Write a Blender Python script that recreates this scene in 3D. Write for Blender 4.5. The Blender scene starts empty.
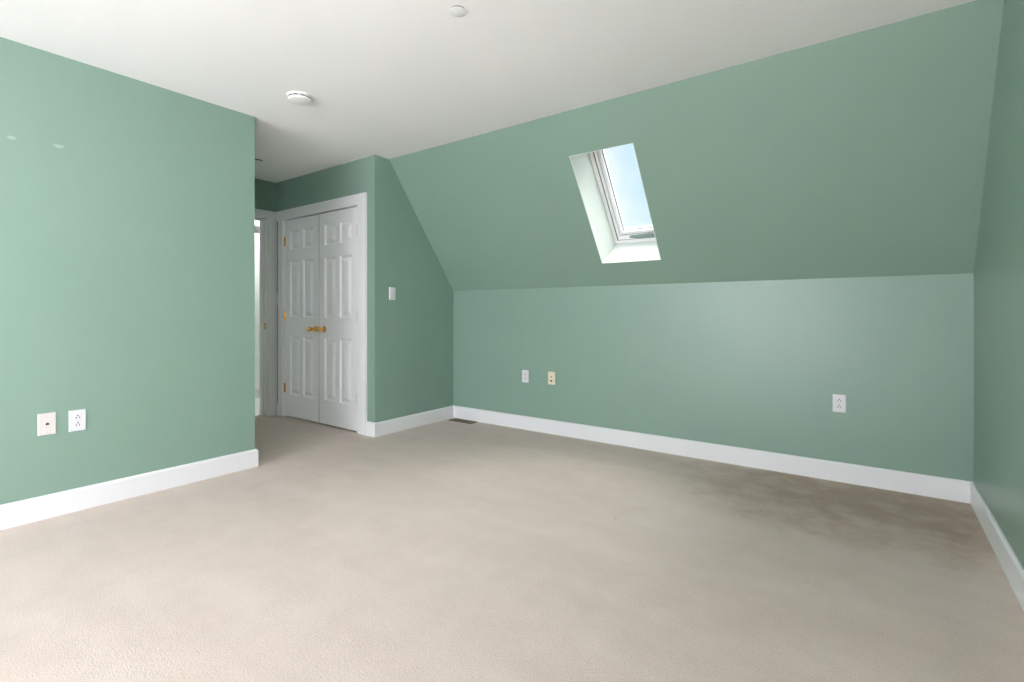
import bpy, bmesh, math
from mathutils import Vector, Matrix

scene = bpy.context.scene
COL = scene.collection
PI = math.pi

# ------------------------------------------------------------------ dimensions (metres)
XL = -3.488      # left wall and closet side wall share this plane
XR = 0.4421      # gable wall on the right
YB = 3.7861      # knee wall
YC = 2.7963      # closet front
YLE = 1.767      # end of the left wall, hallway begins
YS = 2.951       # slope meets flat ceiling
H = 2.4255       # flat ceiling
K = 1.2872       # knee wall height
XH = -5.081      # end of the hallway
YF = -2.90       # wall behind the viewer
WT = 0.12        # wall thickness
BH, BT = 0.122, 0.016


# ------------------------------------------------------------------ materials
def new_mat(name):
    m = bpy.data.materials.new(name)
    m.use_nodes = True
    nt = m.node_tree
    return m, nt, nt.nodes, nt.links, nt.nodes['Principled BSDF']


def paint(name, col, rough=0.45, spec=0.4, bump=0.05, bscale=260.0, var=0.02):
    m, nt, N, L, b = new_mat(name)
    b.inputs['Roughness'].default_value = rough
    b.inputs['Specular IOR Level'].default_value = spec
    tc = N.new('ShaderNodeTexCoord')
    n1 = N.new('ShaderNodeTexNoise')
    n1.inputs['Scale'].default_value = 1.7
    n1.inputs['Detail'].default_value = 3
    L.new(tc.outputs['Object'], n1.inputs['Vector'])
    r = N.new('ShaderNodeValToRGB')
    r.color_ramp.elements[0].position = 0.3
    r.color_ramp.elements[1].position = 0.7
    r.color_ramp.elements[0].color = tuple(c * (1 - var) for c in col) + (1,)
    r.color_ramp.elements[1].color = tuple(min(1, c * (1 + var)) for c in col) + (1,)
    L.new(n1.outputs['Fac'], r.inputs['Fac'])
    L.new(r.outputs['Color'], b.inputs['Base Color'])
    if bump:
        n2 = N.new('ShaderNodeTexNoise')
        n2.inputs['Scale'].default_value = bscale
        n2.inputs['Detail'].default_value = 2
        L.new(tc.outputs['Object'], n2.inputs['Vector'])
        bp = N.new('ShaderNodeBump')
        bp.inputs['Strength'].default_value = bump
        bp.inputs['Distance'].default_value = 0.002
        L.new(n2.outputs['Fac'], bp.inputs['Height'])
        L.new(bp.outputs['Normal'], b.inputs['Normal'])
    return m


GREEN = (0.218, 0.328, 0.264)
M = {}
M['green'] = paint('green_wall_paint', GREEN, 0.37, 0.55, 0.05, 240, 0.015)


def add_patches(m, spots):
    """old filler patches showing paler through the paint: (y, z, ry, rz) on a wall in the YZ plane"""
    nt = m.node_tree
    N, L = nt.nodes, nt.links
    b = N['Principled BSDF']
    src = b.inputs['Base Color'].links[0].from_socket
    tc = N.new('ShaderNodeTexCoord')
    nz = N.new('ShaderNodeTexNoise')
    nz.inputs['Scale'].default_value = 22
    L.new(tc.outputs['Object'], nz.inputs['Vector'])
    sep = N.new('ShaderNodeSeparateXYZ')
    L.new(tc.outputs['Object'], sep.inputs[0])

    def math_(op, a, bb):
        n = N.new('ShaderNodeMath')
        n.operation = op
        for i, v in enumerate((a, bb)):
            if isinstance(v, (int, float)):
                n.inputs[i].default_value = v
            else:
                L.new(v, n.inputs[i])
        return n.outputs[0]
    total = None
    for (y, z, ry, rz, amt) in spots:
        dy = math_('DIVIDE', math_('SUBTRACT', sep.outputs['Y'], y), ry)
        dz = math_('DIVIDE', math_('SUBTRACT', sep.outputs['Z'], z), rz)
        d = math_('ADD', math_('MULTIPLY', dy, dy), math_('MULTIPLY', dz, dz))
        d = math_('ADD', d, math_('MULTIPLY', nz.outputs['Fac'], 1.1))
        mr = N.new('ShaderNodeMapRange')
        mr.inputs['From Min'].default_value = 1.5
        mr.inputs['From Max'].default_value = 0.7
        mr.inputs['To Max'].default_value = amt
        L.new(d, mr.inputs['Value'])
        total = mr.outputs[0] if total is None else math_('MAXIMUM', total, mr.outputs[0])
    mix = N.new('ShaderNodeMix')
    mix.data_type = 'RGBA'
    L.new(total, mix.inputs['Factor'])
    L.new(src, mix.inputs['A'])
    mix.inputs['B'].default_value = (0.52, 0.66, 0.59, 1)
    L.new(mix.outputs['Result'], b.inputs['Base Color'])


M['green_patched'] = paint('green_wall_paint_patched', GREEN, 0.37, 0.55, 0.05, 240, 0.015)
M['ceiling'] = paint('flat_white_ceiling_paint', (0.86, 0.86, 0.86), 0.9, 0.1, 0.05, 300, 0.008)
M['trim'] = paint('white_gloss_trim_paint', (0.76, 0.76, 0.765), 0.32, 0.45, 0.02, 120, 0.01)
M['door'] = paint('white_door_paint', (0.82, 0.82, 0.83), 0.36, 0.45, 0.03, 120, 0.01)
M['well'] = paint('white_skylight_well_paint', (0.76, 0.80, 0.765), 0.6, 0.25, 0.03, 200, 0.015)
M['plastic'] = paint('white_plastic', (0.68, 0.68, 0.695), 0.3, 0.5, 0, 1, 0.0)
M['almond'] = paint('almond_plastic', (0.65, 0.615, 0.58), 0.32, 0.5, 0, 1, 0.0)
M['ivory'] = paint('ivory_plastic', (0.74, 0.66, 0.50), 0.32, 0.5, 0, 1, 0.0)
M['detector'] = paint('detector_plastic', (0.80, 0.80, 0.79), 0.45, 0.4, 0, 1, 0.0)
M['cap'] = paint('grey_white_cap_paint', (0.76, 0.775, 0.765), 0.5, 0.4, 0, 1, 0.0)
M['slot'] = paint('dark_slot', (0.03, 0.03, 0.032), 0.6, 0.3, 0, 1, 0.0)
M['gasket'] = paint('grey_rubber_gasket', (0.11, 0.11, 0.115), 0.6, 0.3, 0, 1, 0.0)
M['ventbar'] = paint('grey_green_ventilation_bar', (0.16, 0.215, 0.19), 0.4, 0.45, 0, 1, 0.0)
M['register'] = paint('brown_register_enamel', (0.13, 0.092, 0.05), 0.45, 0.4, 0, 1, 0.02)
M['tile_wall'] = paint('white_room_paint', (0.84, 0.84, 0.83), 0.6, 0.3, 0.03, 200, 0.01)


def metal(name, col, rough):
    m, nt, N, L, b = new_mat(name)
    b.inputs['Base Color'].default_value = col + (1,)
    b.inputs['Metallic'].default_value = 1
    tc = N.new('ShaderNodeTexCoord')
    n = N.new('ShaderNodeTexNoise')
    n.inputs['Scale'].default_value = 90
    L.new(tc.outputs['Object'], n.inputs['Vector'])
    mr = N.new('ShaderNodeMapRange')
    mr.inputs['To Min'].default_value = rough * 0.8
    mr.inputs['To Max'].default_value = rough * 1.2
    L.new(n.outputs['Fac'], mr.inputs['Value'])
    L.new(mr.outputs[0], b.inputs['Roughness'])
    return m


M['brass'] = metal('polished_brass', (0.86, 0.50, 0.17), 0.22)
M['steel'] = metal('dull_steel', (0.52, 0.52, 0.53), 0.4)


def carpet():
    m, nt, N, L, b = new_mat('beige_cut_pile_carpet')
    b.inputs['Roughness'].default_value = 0.95
    b.inputs['Specular IOR Level'].default_value = 0.08
    b.inputs['Sheen Weight'].default_value = 0.12
    b.inputs['Sheen Roughness'].default_value = 0.5
    tc = N.new('ShaderNodeTexCoord')

    def noise(sc, det, rough=0.5, vec=None):
        n = N.new('ShaderNodeTexNoise')
        n.inputs['Scale'].default_value = sc
        n.inputs['Detail'].default_value = det
        n.inputs['Roughness'].default_value = rough
        L.new(vec or tc.outputs['Object'], n.inputs['Vector'])
        return n.outputs['Fac']
    mp = N.new('ShaderNodeMapping')           # brushed streaks left by the vacuum cleaner
    mp.inputs['Rotation'].default_value = (0, 0, 0.45)
    mp.inputs['Scale'].default_value = (0.55, 2.4, 1)
    L.new(tc.outputs['Object'], mp.inputs['Vector'])
    streak = noise(2.2, 4, 0.55, mp.outputs[0])
    mottle = noise(7, 5, 0.6)
    tuft = noise(190, 2)

    def ramp(fac, lo, hi, p0, p1):
        r = N.new('ShaderNodeValToRGB')
        r.color_ramp.elements[0].position = p0
        r.color_ramp.elements[1].position = p1
        r.color_ramp.elements[0].color = lo + (1,)
        r.color_ramp.elements[1].color = hi + (1,)
        L.new(fac, r.inputs['Fac'])
        return r.outputs['Color']

    def mul(a, bb, fac=1.0):
        n = N.new('ShaderNodeMix')
        n.data_type = 'RGBA'
        n.blend_type = 'MULTIPLY'
        n.inputs['Factor'].default_value = fac
        L.new(a, n.inputs['A'])
        L.new(bb, n.inputs['B'])
        return n.outputs['Result']
    c = ramp(streak, (0.60, 0.505, 0.445), (0.645, 0.552, 0.49), 0.3, 0.7)
    c = mul(c, ramp(mottle, (0.94, 0.935, 0.925), (1, 1, 1), 0.3, 0.62))
    c = mul(c, ramp(tuft, (0.80, 0.79, 0.77), (1.0, 1.0, 1.0), 0.25, 0.65))
    # a few small soiled flecks
    v = N.new('ShaderNodeTexVoronoi')
    v.inputs['Scale'].default_value = 3.1
    L.new(tc.outputs['Object'], v.inputs['Vector'])
    c = mul(c, ramp(v.outputs['Distance'], (0.70, 0.65, 0.58), (1, 1, 1), 0.012, 0.035))
    # gable corner shade painted into the carpet colour, together with ragged soil and wear
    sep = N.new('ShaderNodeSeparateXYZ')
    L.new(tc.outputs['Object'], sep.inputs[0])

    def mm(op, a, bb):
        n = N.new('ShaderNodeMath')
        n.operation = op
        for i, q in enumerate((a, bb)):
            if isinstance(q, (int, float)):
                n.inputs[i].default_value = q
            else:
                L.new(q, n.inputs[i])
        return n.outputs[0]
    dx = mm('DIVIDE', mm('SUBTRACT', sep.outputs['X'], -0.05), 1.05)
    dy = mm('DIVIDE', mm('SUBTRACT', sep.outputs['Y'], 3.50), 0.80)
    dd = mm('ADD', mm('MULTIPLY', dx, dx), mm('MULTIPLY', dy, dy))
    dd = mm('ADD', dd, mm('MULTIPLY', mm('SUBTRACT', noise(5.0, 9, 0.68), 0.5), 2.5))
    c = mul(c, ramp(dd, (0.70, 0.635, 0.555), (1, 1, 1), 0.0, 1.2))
    L.new(c, b.inputs['Base Color'])
    bp = N.new('ShaderNodeBump')
    bp.inputs['Strength'].default_value = 0.30
    bp.inputs['Distance'].default_value = 0.006
    L.new(tuft, bp.inputs['Height'])
    bp2 = N.new('ShaderNodeBump')
    bp2.inputs['Strength'].default_value = 0.10
    bp2.inputs['Distance'].default_value = 0.01
    L.new(noise(28, 3), bp2.inputs['Height'])
    L.new(bp2.outputs['Normal'], bp.inputs['Normal'])
    L.new(bp.outputs['Normal'], b.inputs['Normal'])
    return m


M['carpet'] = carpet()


def tile():
    m, nt, N, L, b = new_mat('white_floor_tile')
    b.inputs['Roughness'].default_value = 0.25
    tc = N.new('ShaderNodeTexCoord')
    br = N.new('ShaderNodeTexBrick')
    br.offset = 0
    br.inputs['Scale'].default_value = 1
    br.inputs['Brick Width'].default_value = 0.3
    br.inputs['Row Height'].default_value = 0.3
    br.inputs['Mortar Size'].default_value = 0.003
    br.inputs['Color1'].default_value = (0.82, 0.82, 0.81, 1)
    br.inputs['Color2'].default_value = (0.80, 0.80, 0.79, 1)
    br.inputs['Mortar'].default_value = (0.5, 0.5, 0.48, 1)
    L.new(tc.outputs['Object'], br.inputs['Vector'])
    L.new(br.outputs['Color'], b.inputs['Base Color'])
    return m


M['tile'] = tile()


def glass():
    m = bpy.data.materials.new('window_glass')
    m.use_nodes = True
    N, L = m.node_tree.nodes, m.node_tree.links
    N.clear()
    out = N.new('ShaderNodeOutputMaterial')
    t = N.new('ShaderNodeBsdfTransparent')
    t.inputs['Color'].default_value = (0.94, 0.97, 0.96, 1)
    g = N.new('ShaderNodeBsdfGlossy')
    g.inputs['Roughness'].default_value = 0.02
    lw = N.new('ShaderNodeLayerWeight')
    lw.inputs['Blend'].default_value = 0.5
    pw_ = N.new('ShaderNodeMath')
    pw_.operation = 'POWER'
    L.new(lw.outputs['Facing'], pw_.inputs[0])
    pw_.inputs[1].default_value = 4.0
    f = N.new('ShaderNodeMath')
    f.operation = 'MULTIPLY_ADD'
    L.new(pw_.outputs[0], f.inputs[0])
    f.inputs[1].default_value = 0.5
    f.inputs[2].default_value = 0.03
    mix = N.new('ShaderNodeMixShader')
    L.new(f.outputs[0], mix.inputs[0])
    L.new(t.outputs[0], mix.inputs[1])
    L.new(g.outputs[0], mix.inputs[2])
    L.new(mix.outputs[0], out.inputs['Surface'])
    return m


M['glass'] = glass()


def added_lampglass():
    m, nt, N, L, b = new_mat('added_lamp_glass')
    b.inputs['Base Color'].default_value = (0.9, 0.9, 0.88, 1)
    b.inputs['Emission Color'].default_value = (1, 0.98, 0.95, 1)
    b.inputs['Emission Strength'].default_value = 80.0  # glow of the added lamp past the doorway
    return m


M['lamp'] = added_lampglass()


# ------------------------------------------------------------------ mesh helpers
def bx(bm, x0, x1, y0, y1, z0, z1):
    vs = [bm.verts.new((x, y, z)) for x in (x0, x1) for y in (y0, y1) for z in (z0, z1)]
    for f in ((0, 1, 3, 2), (4, 6, 7, 5), (0, 4, 5, 1), (2, 3, 7, 6), (0, 2, 6, 4), (1, 5, 7, 3)):
        bm.faces.new([vs[i] for i in f])
    return vs


def prism(bm, pts, a, b, fn):
    """extrude a closed 2-D outline from a to b; fn(u, v, w) gives the 3-D point"""
    A = [bm.verts.new(fn(u, v, a)) for u, v in pts]
    B = [bm.verts.new(fn(u, v, b)) for u, v in pts]
    n = len(pts)
    bm.faces.new(A)
    bm.faces.new(B[::-1])
    for i in range(n):
        bm.faces.new((A[i], B[i], B[(i + 1) % n], A[(i + 1) % n]))


def lathe(bm, prof, seg=32, mat=None):
    """profile of (radius, height) turned about Z"""
    rings = []
    for r, z in prof:
        if r < 1e-6:
            rings.append([bm.verts.new((0, 0, z))])
        else:
            rings.append([bm.verts.new((r * math.cos(2 * PI * i / seg), r * math.sin(2 * PI * i / seg), z)) for i in range(seg)])
    for a, b in zip(rings, rings[1:]):
        for i in range(seg):
            j = (i + 1) % seg
            if len(a) == 1 and len(b) == 1:
                continue
            if len(a) == 1:
                bm.faces.new((a[0], b[i], b[j]))
            elif len(b) == 1:
                bm.faces.new((a[i], b[0], a[j]))
            else:
                bm.faces.new((a[i], b[i], b[j], a[j]))


def obj(name, bm, mat, parent=None, loc=None, bevel=0.0, seg=2, smooth=False, rot=None):
    bmesh.ops.recalc_face_normals(bm, faces=bm.faces)
    me = bpy.data.meshes.new(name)
    if smooth:
        for f in bm.faces:
            f.smooth = True
    bm.to_mesh(me)
    bm.free()
    if isinstance(mat, (list, tuple)):
        for mm in mat:
            me.materials.append(mm)
    else:
        me.materials.append(mat)
    o = bpy.data.objects.new(name, me)
    COL.objects.link(o)
    if parent is not None:
        o.parent = parent
    if loc is not None:
        o.location = loc
    if rot is not None:
        o.rotation_euler = rot
    if bevel:
        md = o.modifiers.new('bevel', 'BEVEL')
        md.width = bevel
        md.segments = seg
        md.limit_method = 'ANGLE'
        md.angle_limit = math.radians(40)
        md.harden_normals = False
    if smooth:
        try:
            md = o.modifiers.new('split', 'EDGE_SPLIT')
            md.split_angle = math.radians(38)
        except Exception:
            pass
    return o


def tag(o, label=None, cat=None, group=None, kind=None):
    if label:
        o['label'] = label
    if cat:
        o['category'] = cat
    if group:
        o['group'] = group
    if kind:
        o['kind'] = kind
    return o


def empty(name, mw, label, cat, group=None, kind=None):
    o = bpy.data.objects.new(name, None)
    o.empty_display_size = 0.05
    COL.objects.link(o)
    o.matrix_world = mw
    return tag(o, label, cat, group, kind)


def frame_on(origin, right, up):
    """matrix with local X = right, Z = up, -Y = out of the wall towards the room"""
    r = Vector(right).normalized()
    u = Vector(up).normalized()
    y = u.cross(r)
    m = Matrix.Identity(4)
    for i in range(3):
        m[i][0], m[i][1], m[i][2], m[i][3] = r[i], y[i], u[i], origin[i]
    return m


def B():
    return bmesh.new()


def ring(bm, x0, x1, z0, z1, wl, wr, wb, wt, y0, y1):
    """rectangular frame in XZ: uprights full height, rails between"""
    bx(bm, x0, x0 + wl, y0, y1, z0, z1)
    bx(bm, x1 - wr, x1, y0, y1, z0, z1)
    bx(bm, x0 + wl, x1 - wr, y0, y1, z0, z0 + wb)
    bx(bm, x0 + wl, x1 - wr, y0, y1, z1 - wt, z1)


# ------------------------------------------------------------------ room shell
bm = B()
bx(bm, -5.20, XR + WT, YF - WT, 4.05, -0.12, 0)
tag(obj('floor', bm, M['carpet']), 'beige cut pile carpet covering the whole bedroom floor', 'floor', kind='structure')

bm = B()
bx(bm, -6.6, -5.2005, 1.0, 4.6, -0.12, 0.0)
tag(obj('floor_bathroom', bm, M['tile']), 'white floor seen through the doorway at the end of the hall', 'floor', kind='structure')

bm = B()
bx(bm, -6.6, XR + WT, YF - WT, YS + 0.12, H, H + 0.10)
bx(bm, -6.6, -5.2, YS + 0.12, 4.6, H, H + 0.10)
tag(obj('ceiling', bm, M['ceiling']), 'flat white ceiling of the bedroom and hall', 'ceiling', kind='structure')

# left wall and its return along the hall
bm = B()
prism(bm, [(XL, YF - WT), (XL, YLE), (-5.081, YLE), (-5.081, YLE - WT), (XL - WT, YLE - WT), (XL - WT, YF - WT)], 0, H + 0.02,
      lambda u, v, w: (u, v, w))
wl = tag(obj('wall_left', bm, M['green_patched'], bevel=0.004), 'plain green wall on the left ending at the hall opening', 'wall', kind='structure')
add_patches(M['green_patched'], [(0.556, 1.940, 0.020, 0.012, 0.38), (0.735, 1.945, 0.026, 0.014, 0.42)])

# closet: front with door opening, side wall cut by the slope
CX0, CX1, CZ = -4.93, -3.715, 2.02
bm = B()
bx(bm, -5.2, CX0, YC, YC + WT, 0, H + 0.02)
prism(bm, [(CX1, YC), (XL, YC), (XL, YB + 0.08), (XL - WT, YB + 0.08), (XL - WT, YC + WT), (CX1, YC + WT)], 0, H + 0.02,
      lambda u, v, w: (u, v, w))
bx(bm, CX0, CX1, YC, YC + WT, CZ, H + 0.02)
tag(obj('wall_closet', bm, M['green']), 'green closet walls wrapping the corner beside the double doors', 'wall', kind='structure')

# end wall of the hall with the doorway
DY0, DY1, DZ = 1.915, 2.690, 2.035
bm = B()
bx(bm, XH - WT, XH, 1.0, DY0, 0, H + 0.02)
bx(bm, XH - WT, XH, DY1, 4.6, 0, H + 0.02)
bx(bm, XH - WT, XH, DY0, DY1, DZ, H + 0.02)
tag(obj('wall_hall', bm, M['green']), 'dark green end wall of the hall above the doorway', 'wall', kind='structure')

# white room beyond the doorway
bm = B()
bx(bm, -6.6, -6.30, 1.0, 4.6, 0, H + 0.02)
bx(bm, -6.6, XH - WT, 0.9, 1.0, 0, H + 0.02)
bx(bm, -6.6, XH - WT, 4.6, 4.7, 0, H + 0.02)
tag(obj('wall_bathroom', bm, M['tile_wall']), 'white walls of the room beyond the hall doorway', 'wall', kind='structure')

# knee wall
bm = B()
bx(bm, XL - WT - 0.02, XR + WT, YB, YB + WT, 0, K)
tag(obj('wall_back', bm, M['green']), 'low green knee wall under the sloped ceiling', 'wall', kind='structure')

# back of the closet
bm = B()
bx(bm, -5.2, XL - WT, YB, YB + WT, 0, K)
tag(obj('wall_closet_back', bm, M['green']), 'wall inside the closet behind its closed doors', 'wall', kind='structure')

# slope: local frame x along the room, s up the slope, n outwards through the roof
A_ = Vector((0, YS, H))
B_ = Vector((0, YB, K))
sv = (A_ - B_).normalized()
SL = (A_ - B_).length
nv = Vector((0, -sv.z, sv.y))
if nv.y < 0:
    nv = -nv


def sp(x, s, n):
    return Vector((x, 0, 0)) + B_ + sv * s + nv * n


SX0, SX1, SS0, SS1, SD = -1.770, -1.291, 0.2143, 1.110, 0.385


def slope_box(bm, x0, x1, s0, s1, n0, n1):
    P = [bm.verts.new(sp(x, s, n)) for x in (x0, x1) for s in (s0, s1) for n in (n0, n1)]
    for f in ((0, 1, 3, 2), (4, 6, 7, 5), (0, 4, 5, 1), (2, 3, 7, 6), (0, 2, 6, 4), (1, 5, 7, 3)):
        bm.faces.new([P[i] for i in f])


bm = B()
lo, hi = -0.12, SL + 0.30
slope_box(bm, -5.2, SX0, lo, hi, 0, SD)
slope_box(bm, SX1, XR + WT, lo, hi, 0, SD)
slope_box(bm, SX0, SX1, lo, SS0, 0, SD)
slope_box(bm, SX0, SX1, SS1, hi, 0, SD)
tag(obj('wall_slope', bm, M['green']), 'green sloped ceiling plane holding the skylight', 'wall', kind='structure')

# gable wall on the right with an unseen window added for its light
GY0, GY1, GZ0, GZ1 = -1.50, -0.42, 0.75, 2.10
bm = B()
bx(bm, XR, XR + WT, YF - WT, GY0, 0, H + 0.02)
bx(bm, XR, XR + WT, GY1, 4.05, 0, H + 0.02)
bx(bm, XR, XR + WT, GY0, GY1, 0, GZ0)
bx(bm, XR, XR + WT, GY0, GY1, GZ1, H + 0.02)
tag(obj('wall_right', bm, M['green']), 'green gable wall on the right side', 'wall', kind='structure')

# wall behind the viewer with an assumed wide window
FX0, FX1, FZ0, FZ1 = -3.15, -0.90, 0.55, 2.14
bm = B()
bx(bm, XL - WT, FX0, YF - WT, YF, 0, H + 0.02)
bx(bm, FX1, XR + WT, YF - WT, YF, 0, H + 0.02)
bx(bm, FX0, FX1, YF - WT, YF, 0, FZ0)
bx(bm, FX0, FX1, YF - WT, YF, FZ1, H + 0.02)
tag(obj('wall_front', bm, M['tile_wall']), 'white wall behind the viewer', 'wall', kind='structure')


# ------------------------------------------------------------------ baseboards
def base_profile():
    return [(0, 0), (BT, 0), (BT, BH - 0.012), (BT - 0.004, BH - 0.004), (BT - 0.009, BH), (0, BH)]


def baseboard(name, path, label, side=1):
    """sweep the profile along a floor path; the board lies on the right-hand (side=-1) or left-hand (side=1) of travel"""
    pts = [Vector((x, y, 0)) for x, y in path]
    prof = base_profile()
    bm = B()
    rings = []
    for i, p in enumerate(pts):
        d0 = (pts[i] - pts[i - 1]).normalized() if i > 0 else None
        d1 = (pts[i + 1] - pts[i]).normalized() if i < len(pts) - 1 else None
        d0 = d0 or d1
        d1 = d1 or d0
        n0 = Vector((-d0.y, d0.x, 0)) * side
        n1 = Vector((-d1.y, d1.x, 0)) * side
        n = n0 + n1
        n = n / (n.dot(n0))
        rings.append([bm.verts.new(p + n * u + Vector((0, 0, v))) for u, v in prof])
    k = len(prof)
    for a, b in zip(rings, rings[1:]):
        for i in range(k):
            bm.faces.new((a[i], a[(i + 1) % k], b[(i + 1) % k], b[i]))
    bm.faces.new(rings[0])
    bm.faces.new(rings[-1][::-1])
    return tag(obj(name, bm, M['trim'], bevel=0.0015), label, 'baseboard', kind='structure')


CASW = 0.092     # casing width
CASX0, CASX1 = CX0 - 0.078, CX1 + 0.122
baseboard('baseboard_left', [(XL, YF), (XL, YLE), (XH, YLE)], 'white baseboard along the left wall turning the hall corner', -1)
baseboard('baseboard_closet', [(CASX1, YC), (XL, YC), (XL, YB - BT)], 'white baseboard wrapping the closet corner below the switch', -1)
baseboard('baseboard_back', [(XL, YB), (XR, YB)], 'long white baseboard under the knee wall', -1)
baseboard('baseboard_right', [(XR, YB - BT), (XR, YF)], 'white baseboard along the right gable wall', -1)
baseboard('baseboard_front', [(XR, YF), (XL, YF)], 'white baseboard behind the viewer', -1)
baseboard('baseboard_hall', [(XH + 0.019, YC), (CASX0, YC)], 'short piece of white baseboard in the hall corner', -1)
baseboard('baseboard_bathroom', [(-6.30, 1.0), (-6.30, 4.6)], 'white baseboard in the room beyond the doorway', -1)


# ------------------------------------------------------------------ closet door casing
CT = 0.019
CASZ = 2.115
bm = B()
y0, y1 = YC - CT, YC
# legs and a head that runs on into the corner, each with a stepped outer back band
bw = 0.018
bx(bm, CASX0 + bw, CX0 - 0.002, y0 + 0.003, y1, 0, CZ)
bx(bm, CASX0, CASX0 + bw, y0 - 0.003, y1, 0, CZ)
bx(bm, CX1 + 0.002, CASX1 - bw, y0 + 0.003, y1, 0, CZ)
bx(bm, CASX1 - bw, CASX1, y0 - 0.003, y1, 0, CASZ - bw)
bx(bm, XH + CT, CASX1 - bw, y0 + 0.003, y1, CZ, CASZ - bw)
bx(bm, XH + CT, CASX1, y0 - 0.005, y1, CASZ - bw, CASZ)
# jamb liner inside the opening
bx(bm, CX0 - 0.002, CX0 + 0.006, YC - 0.003, YC + WT, 0, CZ)
bx(bm, CX1 - 0.012, CX1 + 0.002, YC - 0.003, YC + WT, 0, CZ)
bx(bm, CX0 + 0.006, CX1 - 0.012, YC - 0.003, YC + WT, CZ - 0.001, CZ + 0.004)
tag(obj('trim_1', bm, M['trim'], bevel=0.002), 'white wooden casing around the closet double doors', 'trim', kind='structure')


# ------------------------------------------------------------------ six-panel closet doors
def panel_leaf(bm, w, h, t, cols, rows):
    """front at y=0 facing -Y, thickness towards +Y; x 0..w, z 0..h"""
    xs = [0]
    for a, b in cols:
        xs += [a, b]
    xs.append(w)
    zs = [0]
    for a, b in rows:
        zs += [a, b]
    zs.append(h)
    cache = {}

    def V(x, y, z):
        k = (round(x, 5), round(y, 5), round(z, 5))
        if k not in cache:
            cache[k] = bm.verts.new((x, y, z))
        return cache[k]
    for i in range(len(xs) - 1):
        for j in range(len(zs) - 1):
            x0, x1, z0, z1 = xs[i], xs[i + 1], zs[j], zs[j + 1]
            if i % 2 == 1 and j % 2 == 1:
                steps = [(0, 0), (0.003, 0.004), (0.007, 0.015), (0.013, 0.0175), (0.022, 0.0175), (0.050, 0.004), (0.053, 0.003)]
                prev = None
                for ins, dep in steps:
                    q = [(x0 + ins, z0 + ins), (x1 - ins, z0 + ins), (x1 - ins, z1 - ins), (x0 + ins, z1 - ins)]
                    cur = [V(x, dep, z) for x, z in q]
                    if prev:
                        for k in range(4):
                            bm.faces.new((prev[k], prev[(k + 1) % 4], cur[(k + 1) % 4], cur[k]))
                    prev = cur
                bm.faces.new(prev)
            else:
                bm.faces.new((V(x0, 0, z0), V(x1, 0, z0), V(x1, 0, z1), V(x0, 0, z1)))
    # edges and back
    for i in range(len(xs) - 1):
        a, b = xs[i], xs[i + 1]
        bm.faces.new((V(a, 0, 0), V(a, t, 0), V(b, t, 0), V(b, 0, 0)))
        bm.faces.new((V(a, 0, h), V(b, 0, h), V(b, t, h), V(a, t, h)))
    for j in range(len(zs) - 1):
        a, b = zs[j], zs[j + 1]
        bm.faces.new((V(0, 0, a), V(0, 0, b), V(0, t, b), V(0, t, a)))
        bm.faces.new((V(w, 0, a), V(w, t, a), V(w, t, b), V(w, 0, b)))
    for i in range(len(xs) - 1):
        for j in range(len(zs) - 1):
            bm.faces.new((V(xs[i], t, zs[j]), V(xs[i], t, zs[j + 1]), V(xs[i + 1], t, zs[j + 1]), V(xs[i + 1], t, zs[j])))


GAP = 0.0055
LX0, LX1 = CX0 + 0.017, CX1 - 0.013
MID = (LX0 + LX1) / 2
LEAFW = (LX1 - LX0) / 2 - GAP
ZB, LEAFH = 0.014, CZ - 0.010 - 0.014
rows = [(0.222, 0.812), (1.005, 1.575), (1.692, 1.885)]
st = 0.088
pw = (LEAFW - 2 * st - 0.062) / 2
cols = [(st, st + pw), (LEAFW - st - pw, LEAFW - st)]
DFY = YC + 0.003


def knob(parent, x, z, label=None):
    bm = B()
    lathe(bm, [(0, 0), (0.031, 0), (0.033, 0.002), (0.032, 0.006), (0.026, 0.010), (0.013, 0.013), (0.0105, 0.018), (0.0105, 0.030),
               (0.014, 0.034), (0.0185, 0.041), (0.0215, 0.052), (0.0225, 0.066), (0.0215, 0.076), (0.0165, 0.084), (0.008, 0.0865), (0, 0.087)], 36)
    o = obj('knob', bm, M['brass'], parent, loc=(x, 0, z), smooth=True, rot=(PI / 2, 0, 0))
    return o


def hinge(parent, x, z, mat, side):
    """butt hinge knuckle with its two leaves just showing; side +1: jamb lies at -x"""
    bm = B()
    r = 0.0065
    for k in range(5):
        z0 = -0.044 + k * 0.0178
        v0 = len(bm.verts)
        lathe_tmp = bmesh.new()
        lathe(lathe_tmp, [(0, z0), (r, z0), (r, z0 + 0.0168), (0, z0 + 0.0168)], 14)
        me = bpy.data.meshes.new('tmp')
        lathe_tmp.to_mesh(me)
        lathe_tmp.free()
        bm.from_mesh(me)
        bpy.data.meshes.remove(me)
    for zc in (-0.048, 0.048):
        t = bmesh.new()
        lathe(t, [(0, -0.004), (0.004, -0.003), (0.0055, 0), (0.004, 0.003), (0, 0.004)], 12)
        bmesh.ops.translate(t, verts=t.verts, vec=(0, 0, zc))
        me = bpy.data.meshes.new('tmp')
        t.to_mesh(me)
        t.free()
        bm.from_mesh(me)
        bpy.data.meshes.remove(me)
    bx(bm, 0 if side > 0 else -0.014, 0.014 if side > 0 else 0, 0.0035, 0.0055, -0.044, 0.044)
    return obj('hinge', bm, mat, parent, loc=(x, -0.007, z), smooth=True)


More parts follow.
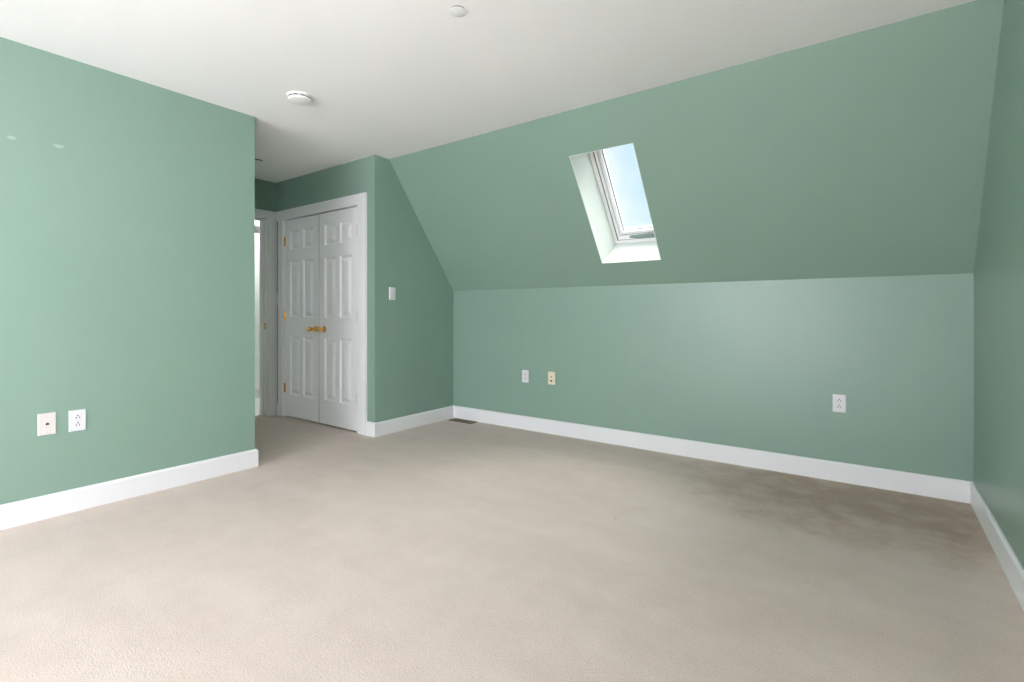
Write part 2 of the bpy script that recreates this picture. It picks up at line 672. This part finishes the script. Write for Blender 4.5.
def door_leaf(name, x, hinge_left, label):
    e = empty(name, Matrix.Translation((x, DFY if hinge_left else DFY - 0.001, ZB)), label, 'door', 'closet double doors', 'structure')
    bm = B()
    panel_leaf(bm, LEAFW, LEAFH, 0.035, cols, rows)
    obj('door_panel', bm, M['door'], e, bevel=0.001, seg=1)
    zk = 0.911 - ZB
    bm = B()
    xe = LEAFW if hinge_left else 0.0
    bx(bm, xe - 0.0006, xe + 0.0012, 0.0022, 0.034, 0.004, LEAFH - 0.004)  # dark strip paints in the shade of the gap between the leaves
    tag(obj('gap_shade_strip', bm, M['gasket'], e), 'dark strip painted in for the shaded gap between the two leaves')
    if hinge_left:
        knob(e, LEAFW - 0.056, zk)
        for z in (0.285, 1.02, 1.785):
            tag(hinge(e, -0.004, z, M['brass'], 1), 'brass hinge')
    else:
        knob(e, 0.080, zk)
        for z in (0.285, 1.02, 1.785):
            tag(hinge(e, LEAFW + 0.004, z, M['steel'], -1), 'grey metal hinge')
    return e


door_leaf('door_1', LX0, True, 'left white six panel closet door with brass hinges')
door_leaf('door_2', MID + GAP, False, 'right white six panel closet door beside the light switch wall')

# ------------------------------------------------------------------ hall doorway
bm = B()
x1 = XH + CT
# casing legs and head, with a raised bead near the jamb
bx(bm, XH, x1, DY1 + 0.012, YC - 0.0, 0, DZ + 0.012)
bx(bm, XH, x1, DY0 - 0.10, DY0 - 0.012, 0, DZ + 0.012)
bx(bm, XH, x1, DY0 - 0.10, YC, DZ + 0.012, 2.118)
for a, b in ((DY1 + 0.011, DY1 + 0.026), (DY0 - 0.026, DY0 - 0.011)):
    bx(bm, x1 - 0.002, x1 + 0.004, a, b, 0, DZ + 0.012)
bx(bm, x1 - 0.002, x1 + 0.004, DY0 - 0.026, DY1 + 0.026, DZ + 0.012, DZ + 0.026)
# jamb lining and stop
for a, b in ((DY1 - 0.004, DY1 + 0.018), (DY0 - 0.018, DY0 + 0.004)):
    bx(bm, XH - WT - 0.012, XH + 0.010, a, b, 0, DZ)
bx(bm, XH - WT - 0.012, XH + 0.010, DY0, DY1, DZ - 0.004, DZ + 0.016)
bx(bm, XH - 0.075, XH - 0.045, DY1 - 0.016, DY1, 0, DZ)
bx(bm, XH - 0.075, XH - 0.045, DY0, DY0 + 0.016, 0, DZ)
bx(bm, XH - 0.075, XH - 0.045, DY0, DY1, DZ - 0.018, DZ)
trim2 = tag(obj('trim_2', bm, M['trim'], bevel=0.0025), 'white wooden casing and jamb of the doorway at the hall end', 'trim', kind='structure')
bm = B()
ring(bm, -0.016, 0.016, -0.035, 0.035, 0.009, 0.009, 0.020, 0.020, -0.0025, 0.0005)
bx(bm, 0.014, 0.024, -0.004, 0.0002, -0.018, 0.018)
sp_ = obj('strike_plate', bm, M['brass'], trim2, loc=(XH - 0.018, DY1 - 0.0042, 0.93), bevel=0.0008, seg=1)
tag(sp_, 'brass strike plate')

# ------------------------------------------------------------------ skylight
def wframe():
    m = Matrix.Identity(4)
    o = sp(SX0, SS0, 0)
    for i in range(3):
        m[i][0] = (1, 0, 0)[i]
        m[i][1] = nv[i]
        m[i][2] = sv[i]
        m[i][3] = o[i]
    return m


sky = empty('window_1', wframe(), 'small tilted skylight in the green slope with white frame and deep well', 'window', kind='structure')
W_, H_ = SX1 - SX0, SS1 - SS0
# local: x across, y outwards through the roof, z up the slope
bm = B()
t = 0.004
ND = 0.300       # depth at which the window frame starts
bx(bm, 0, t, -0.001, ND + 0.08, 0, H_)
bx(bm, W_ - t, W_, -0.001, ND + 0.08, 0, H_)
bx(bm, t, W_ - t, -0.001, ND + 0.08, 0, t)
bx(bm, t, W_ - t, -0.001, ND + 0.08, H_ - t, H_)
obj('well_lining', bm, M['well'], sky)
bm = B()
ring(bm, t, W_ - t, t, H_ - t, 0.030, 0.030, 0.030, 0.030, ND, ND + 0.09)
obj('outer_frame', bm, M['trim'], sky, bevel=0.003)
bm = B()
ring(bm, 0.0295, W_ - 0.0295, 0.0295, H_ - 0.0295, 0.015, 0.015, 0.010, 0.015, ND + 0.002, ND + 0.09)
obj('gasket', bm, M['gasket'], sky)
bm = B()
ring(bm, 0.043, W_ - 0.043, 0.038, H_ - 0.043, 0.019, 0.019, 0.034, 0.019, ND - 0.001, ND + 0.09)
ring(bm, 0.064, W_ - 0.064, 0.076, H_ - 0.064, 0.026, 0.026, 0.026, 0.026, ND + 0.014, ND + 0.09)
obj('sash', bm, M['trim'], sky, bevel=0.003)
bm = B()
ring(bm, 0.059, W_ - 0.059, 0.071, H_ - 0.059, 0.006, 0.006, 0.006, 0.006, ND + 0.016, ND + 0.085)
ring(bm, 0.0885, W_ - 0.0885, 0.1005, H_ - 0.0885, 0.007, 0.007, 0.007, 0.007, ND + 0.0385, ND + 0.0445)
obj('sash_seal', bm, M['gasket'], sky)
bm = B()
bx(bm, 0.09, W_ - 0.09, ND + 0.045, ND + 0.063, 0.102, H_ - 0.09)
obj('pane', bm, M['glass'], sky)
# ventilation bar at the foot of the sash
bm = B()
n = 14
ha, hb = 0.150, W_ - 0.030
low = [(ha + (hb - ha) * k / n, 0.060 - 0.016 * math.sin(PI * k / n) ** 0.7) for k in range(n + 1)]
top = [(hb, 0.074), ((ha + hb) / 2 + 0.05, 0.077), (ha + 0.02, 0.075), (ha, 0.070)]
prism(bm, low + top, ND - 0.018, ND - 0.003, lambda u, v, w: (u, w, v))
tag(obj('handle', bm, M['ventbar'], sky, bevel=0.002), 'grey green ventilation handle bar')


# ------------------------------------------------------------------ two unseen windows: front assumed, gable added to light the hall
def unseen_window(name, mw, w, h, label, leaves):
    """local x across, z up from the sill, -y into the room"""
    e = empty(name, mw, label, 'window', kind='structure')
    bm = B()
    c = 0.09
    bx(bm, -c, 0, -CT, 0, -0.02, h + c)
    bx(bm, w, w + c, -CT, 0, -0.02, h + c)
    bx(bm, 0, w, -CT, 0, h, h + c)
    obj('casing', bm, M['trim'], e, bevel=0.003)
    bm = B()
    bx(bm, -c - 0.02, w + c + 0.02, -0.05, WT, -0.03, 0.0)
    bx(bm, -c, w + c, -CT, 0, -0.11, -0.03)
    obj('window_sill', bm, M['trim'], e, bevel=0.003)
    bm = B()
    ring(bm, 0, w, 0, h, 0.025, 0.025, 0.025, 0.025, 0.0, WT)
    lw = (w - 0.05) / leaves
    for k in range(1, leaves):
        bx(bm, 0.025 + lw * k - 0.02, 0.025 + lw * k + 0.02, 0.0, WT, 0.025, h - 0.025)
    obj('window_frame', bm, M['trim'], e, bevel=0.002)
    for k in range(leaves):
        a, b = 0.025 + lw * k + (0.02 if k else 0), 0.025 + lw * (k + 1) - (0.02 if k < leaves - 1 else 0)
        for z0, z1, yy in ((0.025, h / 2 + 0.02, 0.03), (h / 2 - 0.02, h - 0.025, 0.07)):
            bm = B()
            ring(bm, a, b, z0, z1, 0.04, 0.04, 0.04, 0.04, yy, yy + 0.035)
            s = obj('sash', bm, M['trim'], e, bevel=0.002)
            bm = B()
            bx(bm, a + 0.04, b - 0.04, yy + 0.015, yy + 0.021, z0 + 0.04, z1 - 0.04)
            obj('pane', bm, M['glass'], s)
    return e


unseen_window('assumed_window_2', frame_on((FX1, YF, FZ0), (-1, 0, 0), (0, 0, 1)), FX1 - FX0, FZ1 - FZ0, 'wide white sash window assumed in the wall behind the viewer', 2)
unseen_window('added_window_3', frame_on((XR, GY1, GZ0), (0, -1, 0), (0, 0, 1)), GY1 - GY0, GZ1 - GZ0, 'unseen white sash window added in the gable wall beside the viewer', 1)


# ------------------------------------------------------------------ wall plates
PW, PH, PT = 0.072, 0.113, 0.006


def plate_mesh(bm, w=PW, h=PH, t=PT):
    """cover plate with chamfered edges, centre at the origin, wall at y=0"""
    outer = [(-w / 2, -h / 2), (w / 2, -h / 2), (w / 2, h / 2), (-w / 2, h / 2)]
    steps = [(0, 0.0), (0, -t * 0.35), (0.0022, -t * 0.85), (0.005, -t)]
    prev = None
    for ins, y in steps:
        cur = [bm.verts.new((x - math.copysign(ins, x), y, z - math.copysign(ins, z))) for x, z in outer]
        if prev:
            for k in range(4):
                bm.faces.new((prev[k], prev[(k + 1) % 4], cur[(k + 1) % 4], cur[k]))
        else:
            bm.faces.new(cur)
        prev = cur
    bm.faces.new(prev)


def disc(bm, cx, cz, r, y0, y1, seg=16, sx=1.0):
    pts = [(cx + sx * r * math.cos(2 * PI * i / seg), cz + r * math.sin(2 * PI * i / seg)) for i in range(seg)]
    prism(bm, pts, y0, y1, lambda u, v, w: (u, w, v))


def screw(parent, z, mat=None):
    bm = B()
    disc(bm, 0, z, 0.0028, -PT - 0.0012, -PT + 0.001)
    return obj('screw', bm, mat or M['steel'], parent)


def outlet(mw, label, group):
    e = empty('wall_outlet', mw, label, 'outlet', group)
    bm = B()
    plate_mesh(bm)
    obj('cover_plate', bm, M['plastic'], e)
    for zc in (0.0195, -0.0195):
        bm = B()
        pts = []
        for i in range(28):
            a = 2 * PI * i / 28
            x, z = 0.0172 * math.cos(a), 0.0172 * math.sin(a)
            pts.append((x, max(-0.0142, min(0.0142, z))))
        prism(bm, pts, -PT - 0.002, -PT + 0.001, lambda u, v, w: (u, w, v + zc))
        r = obj('receptacle', bm, M['plastic'], e)
        bm = B()
        bx(bm, -0.0085, -0.0052, -PT - 0.0024, -PT - 0.001, zc - 0.0080, zc + 0.0010)
        bx(bm, 0.0052, 0.0085, -PT - 0.0024, -PT - 0.001, zc - 0.0075, zc + 0.0010)
        disc(bm, 0, zc + 0.0072, 0.0034, -PT - 0.0024, -PT - 0.001)
        obj('slots', bm, M['slot'], r)
    screw(e, 0)
    return e


# back wall, local x to the right (+X), out of the wall is -Y
def on_back(x, z):
    return frame_on((x, YB, z), (1, 0, 0), (0, 0, 1))


# walls facing +X: local x = +Y, out of the wall is +X
def on_left(y, z):
    return frame_on((XL, y, z), (0, 1, 0), (0, 0, 1))


outlet(on_left(0.811, 0.486), 'white duplex outlet on the left wall beside a jack plate', 'white wall outlets')
outlet(on_back(-2.597, 0.486), 'white duplex outlet on the knee wall beside the ivory plate', 'white wall outlets')
outlet(on_back(-0.189, 0.493), 'white duplex outlet alone on the knee wall near the gable corner', 'white wall outlets')

e = empty('jack_plate', on_left(0.688, 0.489), 'almond wall plate with one small square jack on the left wall', 'wall plate')
bm = B()
plate_mesh(bm)
obj('cover_plate', bm, M['almond'], e)
bm = B()
bx(bm, -0.0105, 0.0105, -PT - 0.0025, -PT + 0.001, -0.009, 0.011)
j = obj('jack', bm, M['almond'], e, bevel=0.001, seg=1)
bm = B()
bx(bm, -0.0072, 0.0072, -PT - 0.0030, -PT - 0.001, -0.0045, 0.0045)
bx(bm, -0.0035, 0.0035, -PT - 0.0030, -PT - 0.001, 0.0045, 0.0070)
tag(obj('socket_hole', bm, M['slot'], j), 'dark socket opening')
for z in (0.042, -0.042):
    screw(e, z)

e = empty('cable_plate', on_back(-2.317, 0.490), 'ivory wall plate with two dark sockets on the knee wall', 'wall plate')
bm = B()
plate_mesh(bm)
obj('cover_plate', bm, M['ivory'], e)
bm = B()
lathe(bm, [(0.0045, 0), (0.0045, 0.009), (0.0028, 0.009), (0.0028, 0.003), (0, 0.003)], 16)
c1 = obj('coax_socket', bm, M['gasket'], e, loc=(0, -PT, 0.012), rot=(PI / 2, 0, 0))
bm = B()
lathe(bm, [(0.0085, 0), (0.0085, 0.002), (0.0065, 0.004), (0.0065, 0.010), (0.0045, 0.010), (0.0045, 0.002), (0, 0.002)], 20)
tag(obj('coax_socket', bm, M['slot'], e, loc=(0, -PT, -0.024), rot=(PI / 2, 0, 0)), 'larger dark round socket')
for z in (0.046, -0.046):
    screw(e, z)


def switch(mw, label, w=PW, paddle=0.033):
    e = empty('light_switch', mw, label, 'light switch')
    bm = B()
    plate_mesh(bm, w)
    obj('cover_plate', bm, M['plastic'], e)
    bm = B()
    p = paddle / 2
    prism(bm, [(-0.001, -0.033), (-PT - 0.0015, -0.033), (-PT - 0.0035, 0.0), (-PT - 0.001, 0.033), (-0.001, 0.033)], -p, p,
          lambda u, v, ww: (ww, u, v))
    obj('rocker', bm, M['plastic'], e, bevel=0.0008, seg=1)
    return e


switch(on_left(2.986, 1.237), 'white rocker light switch on the closet side wall below the slope')
switch(frame_on((-5.0385, YC, 1.215), (1, 0, 0), (0, 0, 1)), 'narrow white switch squeezed between the doorway and closet casings', 0.040, 0.018)

# ------------------------------------------------------------------ ceiling fittings (local +Z points down)
def on_ceiling(x, y, rz=0):
    return Matrix.Translation((x, y, H)) @ Matrix.Rotation(rz, 4, 'Z') @ Matrix.Rotation(PI, 4, 'X')


e = empty('smoke_detector', on_ceiling(-2.925, 1.763), 'round white smoke detector with dark vent slots on the ceiling', 'smoke detector')
bm = B()
lathe(bm, [(0, 0), (0.076, 0), (0.077, 0.002), (0.076, 0.009), (0.072, 0.012), (0.0, 0.012)], 48)
obj('base_plate', bm, M['detector'], e, smooth=True)
bm = B()
lathe(bm, [(0, 0.010), (0.063, 0.010), (0.063, 0.017), (0.069, 0.019), (0.070, 0.023), (0.066, 0.031), (0.050, 0.035), (0, 0.037)], 48)
bd = obj('body', bm, M['detector'], e, smooth=True)
bm = B()
for k in range(10):
    a0 = 2 * PI * k / 10 + 0.07
    a1 = 2 * PI * (k + 1) / 10 - 0.07
    n = 6
    A = [a0 + (a1 - a0) * i / n for i in range(n + 1)]
    pts = [(0.068 * math.cos(a), 0.068 * math.sin(a)) for a in A] + [(0.060 * math.cos(a), 0.060 * math.sin(a)) for a in A[::-1]]
    prism(bm, pts, 0.0125, 0.0185, lambda u, v, w: (u, v, w))
tag(obj('vent_slots', bm, M['slot'], bd), 'dark vent slots')
bm = B()
lathe(bm, [(0, 0.033), (0.009, 0.035), (0.009, 0.038), (0.007, 0.039), (0, 0.039)], 20)
obj('test_button', bm, M['detector'], e, loc=(0.022, 0.0, 0), smooth=True)


def cover_cap(x, y, r, drop, label):
    e = empty('ceiling_mounted_cap', on_ceiling(x, y), label, 'ceiling cap', 'round caps on the ceiling')
    bm = B()
    lathe(bm, [(0, 0), (r * 0.86, 0), (r * 0.86, drop + 0.001), (0, drop + 0.001)], 40)  # black ring colours in the shadow gap between cap and ceiling
    tag(obj('gap_shade', bm, M['slot'], e, smooth=True), 'black ring painted in for the shadow gap')
    bm = B()
    lathe(bm, [(0, drop), (r * 0.97, drop), (r, drop + 0.0005), (r, drop + 0.0014), (r * 0.94, drop + 0.0024), (0, drop + 0.0028)], 40)
    obj('cap_disc', bm, M['cap'], e, smooth=True)


cover_cap(-1.520, 1.678, 0.0395, 0.0060, 'small round white cap on the bedroom ceiling near the top edge')
cover_cap(-4.459, 2.286, 0.044, 0.010, 'small round cap on the hall ceiling half hidden by the left wall')

# ------------------------------------------------------------------ floor register
e = empty('floor_register', Matrix.Translation((-3.285, 3.700, 0)) @ Matrix.Rotation(0.0, 4, 'Z'), 'brown metal floor register set in the carpet by the knee wall corner', 'floor vent')
RW, RD = 0.29, 0.105
bm = B()
x0, x1, y0, y1 = -RW / 2, RW / 2, -RD / 2, RD / 2
bx(bm, x0, x1, y0, y0 + 0.016, 0, 0.006)
bx(bm, x0, x1, y1 - 0.016, y1, 0, 0.006)
bx(bm, x0, x0 + 0.016, y0 + 0.016, y1 - 0.016, 0, 0.006)
bx(bm, x1 - 0.016, x1, y0 + 0.016, y1 - 0.016, 0, 0.006)
for k in range(18):
    xx = x0 + 0.022 + k * (RW - 0.044) / 17
    bx(bm, xx - 0.003, xx + 0.003, y0 + 0.016, y1 - 0.016, 0.001, 0.005)
bx(bm, x0 + 0.016, x1 - 0.016, -0.004, 0.004, 0.001, 0.005)
obj('grille', bm, M['register'], e, bevel=0.0008, seg=1)
bm = B()
bx(bm, x0 + 0.014, x1 - 0.014, y0 + 0.014, y1 - 0.014, 0.0002, 0.0012)
tag(obj('duct_opening', bm, M['slot'], e), 'dark duct opening')

# ------------------------------------------------------------------ room beyond the doorway
e = empty('wall_fitting', frame_on((-6.30, 3.29, 2.115), (0, 1, 0), (0, 0, 1)), 'small dark grey fitting high on the white wall beyond the doorway', 'vent')  # guessed shape for an unidentified dark spot high on the wall
bm = B()
ring(bm, -0.16, 0.16, -0.042, 0.042, 0.012, 0.012, 0.010, 0.010, -0.012, 0.0)
obj('fitting_frame', bm, M['gasket'], e, bevel=0.001, seg=1)
bm = B()
bx(bm, -0.15, 0.15, -0.003, 0.0, -0.034, 0.034)
for k in range(5):
    bx(bm, -0.15, 0.15, -0.010, -0.003, -0.030 + k * 0.014, -0.025 + k * 0.014)
obj('fitting_slats', bm, M['gasket'], e)

e = empty('added_ceiling_light', on_ceiling(-5.85, 3.45), 'added unseen opal lamp brightening the room beyond the doorway', 'ceiling lamp')  # unseen lamp added to brighten the room past the doorway
bm = B()
lathe(bm, [(0, 0), (0.15, 0), (0.15, 0.018), (0, 0.018)], 32)
obj('base', bm, M['plastic'], e, smooth=True)
bm = B()
lathe(bm, [(0.14, 0.018), (0.138, 0.04), (0.11, 0.075), (0.06, 0.092), (0, 0.096)], 32)
obj('added_lamp_shade', bm, M['lamp'], e, smooth=True)

# ------------------------------------------------------------------ light
SKY_LOW, SKY_HIGH, SKY_LOBE = 1.05, 4.5, 34.0
LIGHT_COL = (0.915, 0.872, 1.0)
SUN, FRONT, GABLE = 100.0, 225, 112
w = bpy.data.worlds.new('sky')
scene.world = w
w.use_nodes = True
N, L = w.node_tree.nodes, w.node_tree.links
N.clear()
out = N.new('ShaderNodeOutputWorld')
bg = N.new('ShaderNodeBackground')
tc = N.new('ShaderNodeTexCoord')
nz = N.new('ShaderNodeTexNoise')
nz.inputs['Scale'].default_value = 5.5
nz.inputs['Detail'].default_value = 6
nz.inputs['Roughness'].default_value = 0.5
mp = N.new('ShaderNodeMapping')
mp.inputs['Location'].default_value = (0.3, 0.1, 0.2)
L.new(tc.outputs['Generated'], mp.inputs['Vector'])
L.new(mp.outputs[0], nz.inputs['Vector'])
r = N.new('ShaderNodeValToRGB')
r.color_ramp.elements[0].position = 0.42
r.color_ramp.elements[0].color = (0.66, 0.84, 1.0, 1)
r.color_ramp.elements[1].position = 0.60
r.color_ramp.elements[1].color = (0.95, 0.97, 1.0, 1)
L.new(nz.outputs['Fac'], r.inputs['Fac'])
# unseen sky brightened overhead and eastward to light the well, bluer towards the northern horizon
sep = N.new('ShaderNodeSeparateXYZ')
L.new(tc.outputs['Generated'], sep.inputs[0])


def wm(op, a, b):
    n_ = N.new('ShaderNodeMath')
    n_.operation = op
    for i_, v_ in enumerate((a, b)):
        if isinstance(v_, (int, float)):
            n_.inputs[i_].default_value = v_
        else:
            L.new(v_, n_.inputs[i_])
    return n_.outputs[0]


ov = N.new('ShaderNodeMapRange')
ov.interpolation_type = 'SMOOTHSTEP'
ov.inputs['From Min'].default_value = 0.32
ov.inputs['From Max'].default_value = 0.95
L.new(wm('ADD', sep.outputs['Z'], wm('MULTIPLY', sep.outputs['X'], 0.75)), ov.inputs['Value'])
mixc = N.new('ShaderNodeMix')
mixc.data_type = 'RGBA'
L.new(ov.outputs[0], mixc.inputs['Factor'])
L.new(r.outputs['Color'], mixc.inputs['A'])
mixc.inputs['B'].default_value = (1.0, 0.99, 0.96, 1)
L.new(mixc.outputs['Result'], bg.inputs['Color'])
# unseen bright spot added to the northern sky to brighten the floor
dp = N.new('ShaderNodeVectorMath')
dp.operation = 'DOT_PRODUCT'
L.new(tc.outputs['Generated'], dp.inputs[0])
dp.inputs[1].default_value = Vector((0.05, 0.50, 0.865)).normalized()
lobe = N.new('ShaderNodeMapRange')
lobe.interpolation_type = 'SMOOTHSTEP'
lobe.inputs['From Min'].default_value = 0.86
lobe.inputs['From Max'].default_value = 0.97
L.new(dp.outputs['Value'], lobe.inputs['Value'])
st_ = wm('ADD', SKY_LOW, wm('MULTIPLY', ov.outputs[0], SKY_HIGH - SKY_LOW))
L.new(wm('ADD', st_, wm('MULTIPLY', lobe.outputs[0], SKY_LOBE)), bg.inputs['Strength'])
L.new(bg.outputs[0], out.inputs['Surface'])


def area(name, loc, direction, sx, sy, energy, col=(1, 1, 1)):
    d = bpy.data.lights.new(name, 'AREA')
    d.shape = 'RECTANGLE'
    d.size, d.size_y = sx, sy
    d.energy = energy
    d.color = col
    o = bpy.data.objects.new(name, d)
    COL.objects.link(o)
    o.location = loc
    o.rotation_euler = Vector(direction).to_track_quat('-Z', 'Y').to_euler()
    return o


# added area lamps outside the two unseen windows, standing in for bright daylight
area('daylight_fill_front', ((FX0 + FX1) / 2, YF - 0.30, (FZ0 + FZ1) / 2 + 0.15), (0, 1, -0.38), 2.2, 1.6, FRONT, LIGHT_COL)
area('daylight_fill_gable', (XR + 0.40, (GY0 + GY1) / 2, (GZ0 + GZ1) / 2), (-1, 0, 0), 1.0, 1.4, GABLE, LIGHT_COL)
# the sun, high on the far side of the house, falls on the carpet under the assumed window behind the viewer
sd = bpy.data.lights.new('sun', 'SUN')
sd.energy = SUN
sd.angle = math.radians(1.0)
sd.color = LIGHT_COL
so = bpy.data.objects.new('sun', sd)
COL.objects.link(so)
so.location = (0, -6, 8)
so.rotation_euler = Vector((0.62, 0.74, -0.60)).to_track_quat('-Z', 'Y').to_euler()
# skylight: a portal that guides the sky's own light through the opening
p = area('skylight_portal', sp((SX0 + SX1) / 2, (SS0 + SS1) / 2, SD + 0.02), -nv, W_, H_, 1)
p.rotation_euler = Matrix(((1, 0, 0), tuple(sv), tuple(nv))).transposed().to_euler()
p.data.cycles.is_portal = True

# ------------------------------------------------------------------ camera
cam = bpy.data.cameras.new('camera')
co = bpy.data.objects.new('camera', cam)
COL.objects.link(co)
co.location = (0, 0, 1.067)
co.rotation_euler = (PI / 2, 0, 0.6282)
cam.sensor_fit = 'HORIZONTAL'
cam.sensor_width = 36
cam.lens = 501.37 / 1024 * 36
cam.shift_y = (312.73 - 341) / 1024
cam.clip_start = 0.02
scene.camera = co

scene.view_settings.view_transform = 'Standard'
scene.view_settings.look = 'None'
scene.view_settings.gamma = 1
scene.view_settings.use_curve_mapping = False
scene.view_settings.exposure = 0.16
scene.cycles.use_denoising = True
scene.cycles.max_bounces = 14
scene.cycles.diffuse_bounces = 10
scene.cycles.transparent_max_bounces = 12
